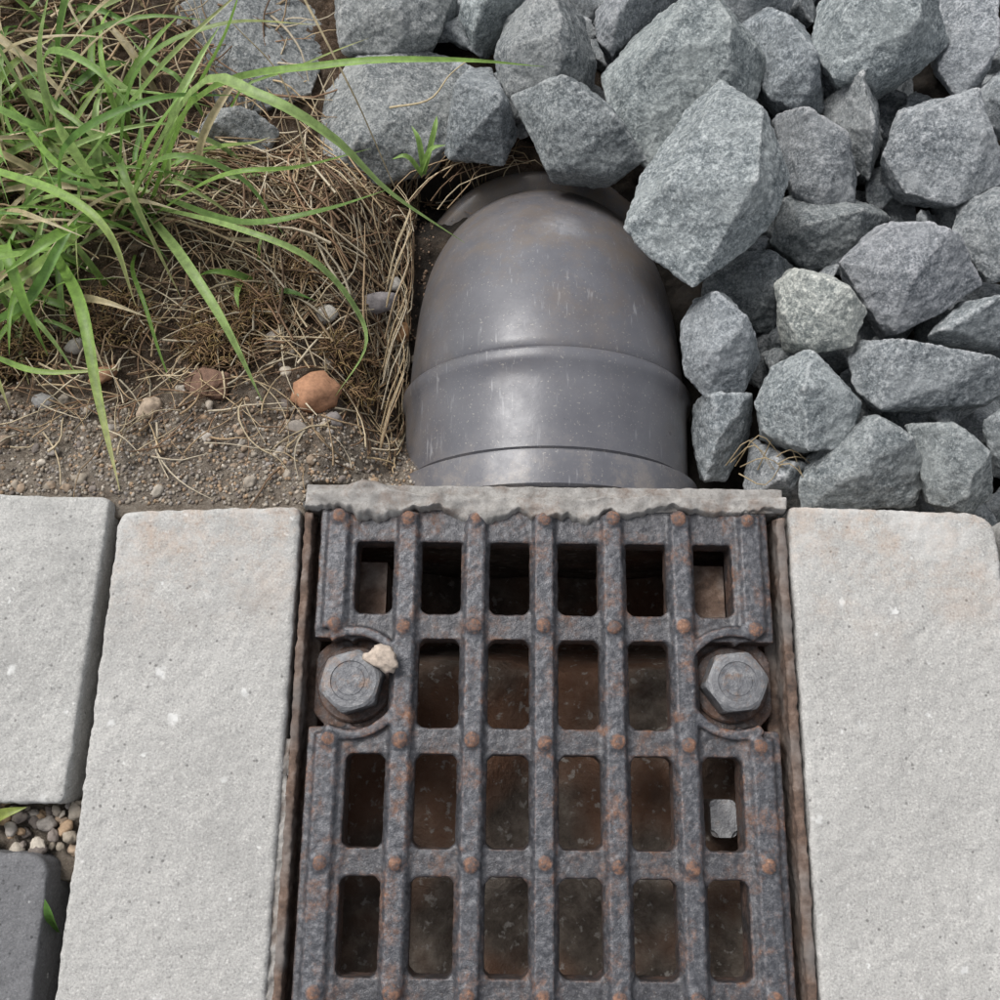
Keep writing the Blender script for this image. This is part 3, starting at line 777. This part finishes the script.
clump(-.25,.42,16,(.05,.1),.03); clump(-.155,.30,6,(.03,.06),.01); clump(-.245,.225,14,(.04,.08),.012)
clump(-.187,-.045,5,(.01,.02),.002); clump(-.205,-.013,3,(.02,.03),.002)
clump(-.13,.235,7,(.02,.04),.01)
for p in ([(-.046,.312,-.05),(-.040,.318,-.038),(-.032,.320,-.036)],[(-.044,.312,-.05),(-.046,.322,-.036),(-.050,.330,-.034)],[(-.045,.311,-.05),(-.052,.314,-.038),(-.060,.314,-.04)],[(-.044,.312,-.05),(-.038,.327,-.034),(-.037,.336,-.034)]):
    ribbon(grass,p,.003,(.25,.40,.10),None,10)
ribbon(grass,[(-.203,-.016,-.012),(-.197,-.013,-.002),(-.187,-.010,-.001)],.005,(.25,.30,.07),None,12)
ribbon(grass,[(-.176,-.058,-.02),(-.1745,-.050,-.006),(-.176,-.044,-.003)],.004,(.12,.25,.05),None,12)
grass.obj('grass_tuft',GRASS)

# ------------------------------------------------------------ camera, light
cam=D.cameras.new('camera'); cam.sensor_width=36; cam.lens=36; cam.clip_start=.01; cam.clip_end=500
co=D.objects.new('camera',cam); COL.objects.link(co); co.location=(0,0,.4124); co.rotation_euler=(math.radians(16),0,math.radians(.68)); SC.camera=co
el,az=math.radians(54),math.radians(-45)
w=D.worlds.new('World'); SC.world=w; w.use_nodes=True; nt=w.node_tree
sky=nt.nodes.new('ShaderNodeTexSky'); sky.sky_type='NISHITA'; sky.sun_disc=False; sky.sun_elevation=el; sky.sun_rotation=az; sky.dust_density=3
hs=nt.nodes.new('ShaderNodeHueSaturation'); hs.inputs['Saturation'].default_value=.25
nt.links.new(sky.outputs[0],hs.inputs['Color']); nt.links.new(hs.outputs[0],nt.nodes['Background'].inputs[0])
nt.nodes['Background'].inputs[1].default_value=.15
s=D.lights.new('sun','SUN'); s.energy=2.8; s.angle=math.radians(30); s.color=(1,.98,.96)
so=D.objects.new('sun',s); COL.objects.link(so)
dirv=Vector((math.sin(az)*math.cos(el),math.cos(az)*math.cos(el),math.sin(el)))
so.rotation_euler=dirv.to_track_quat('Z','Y').to_euler()
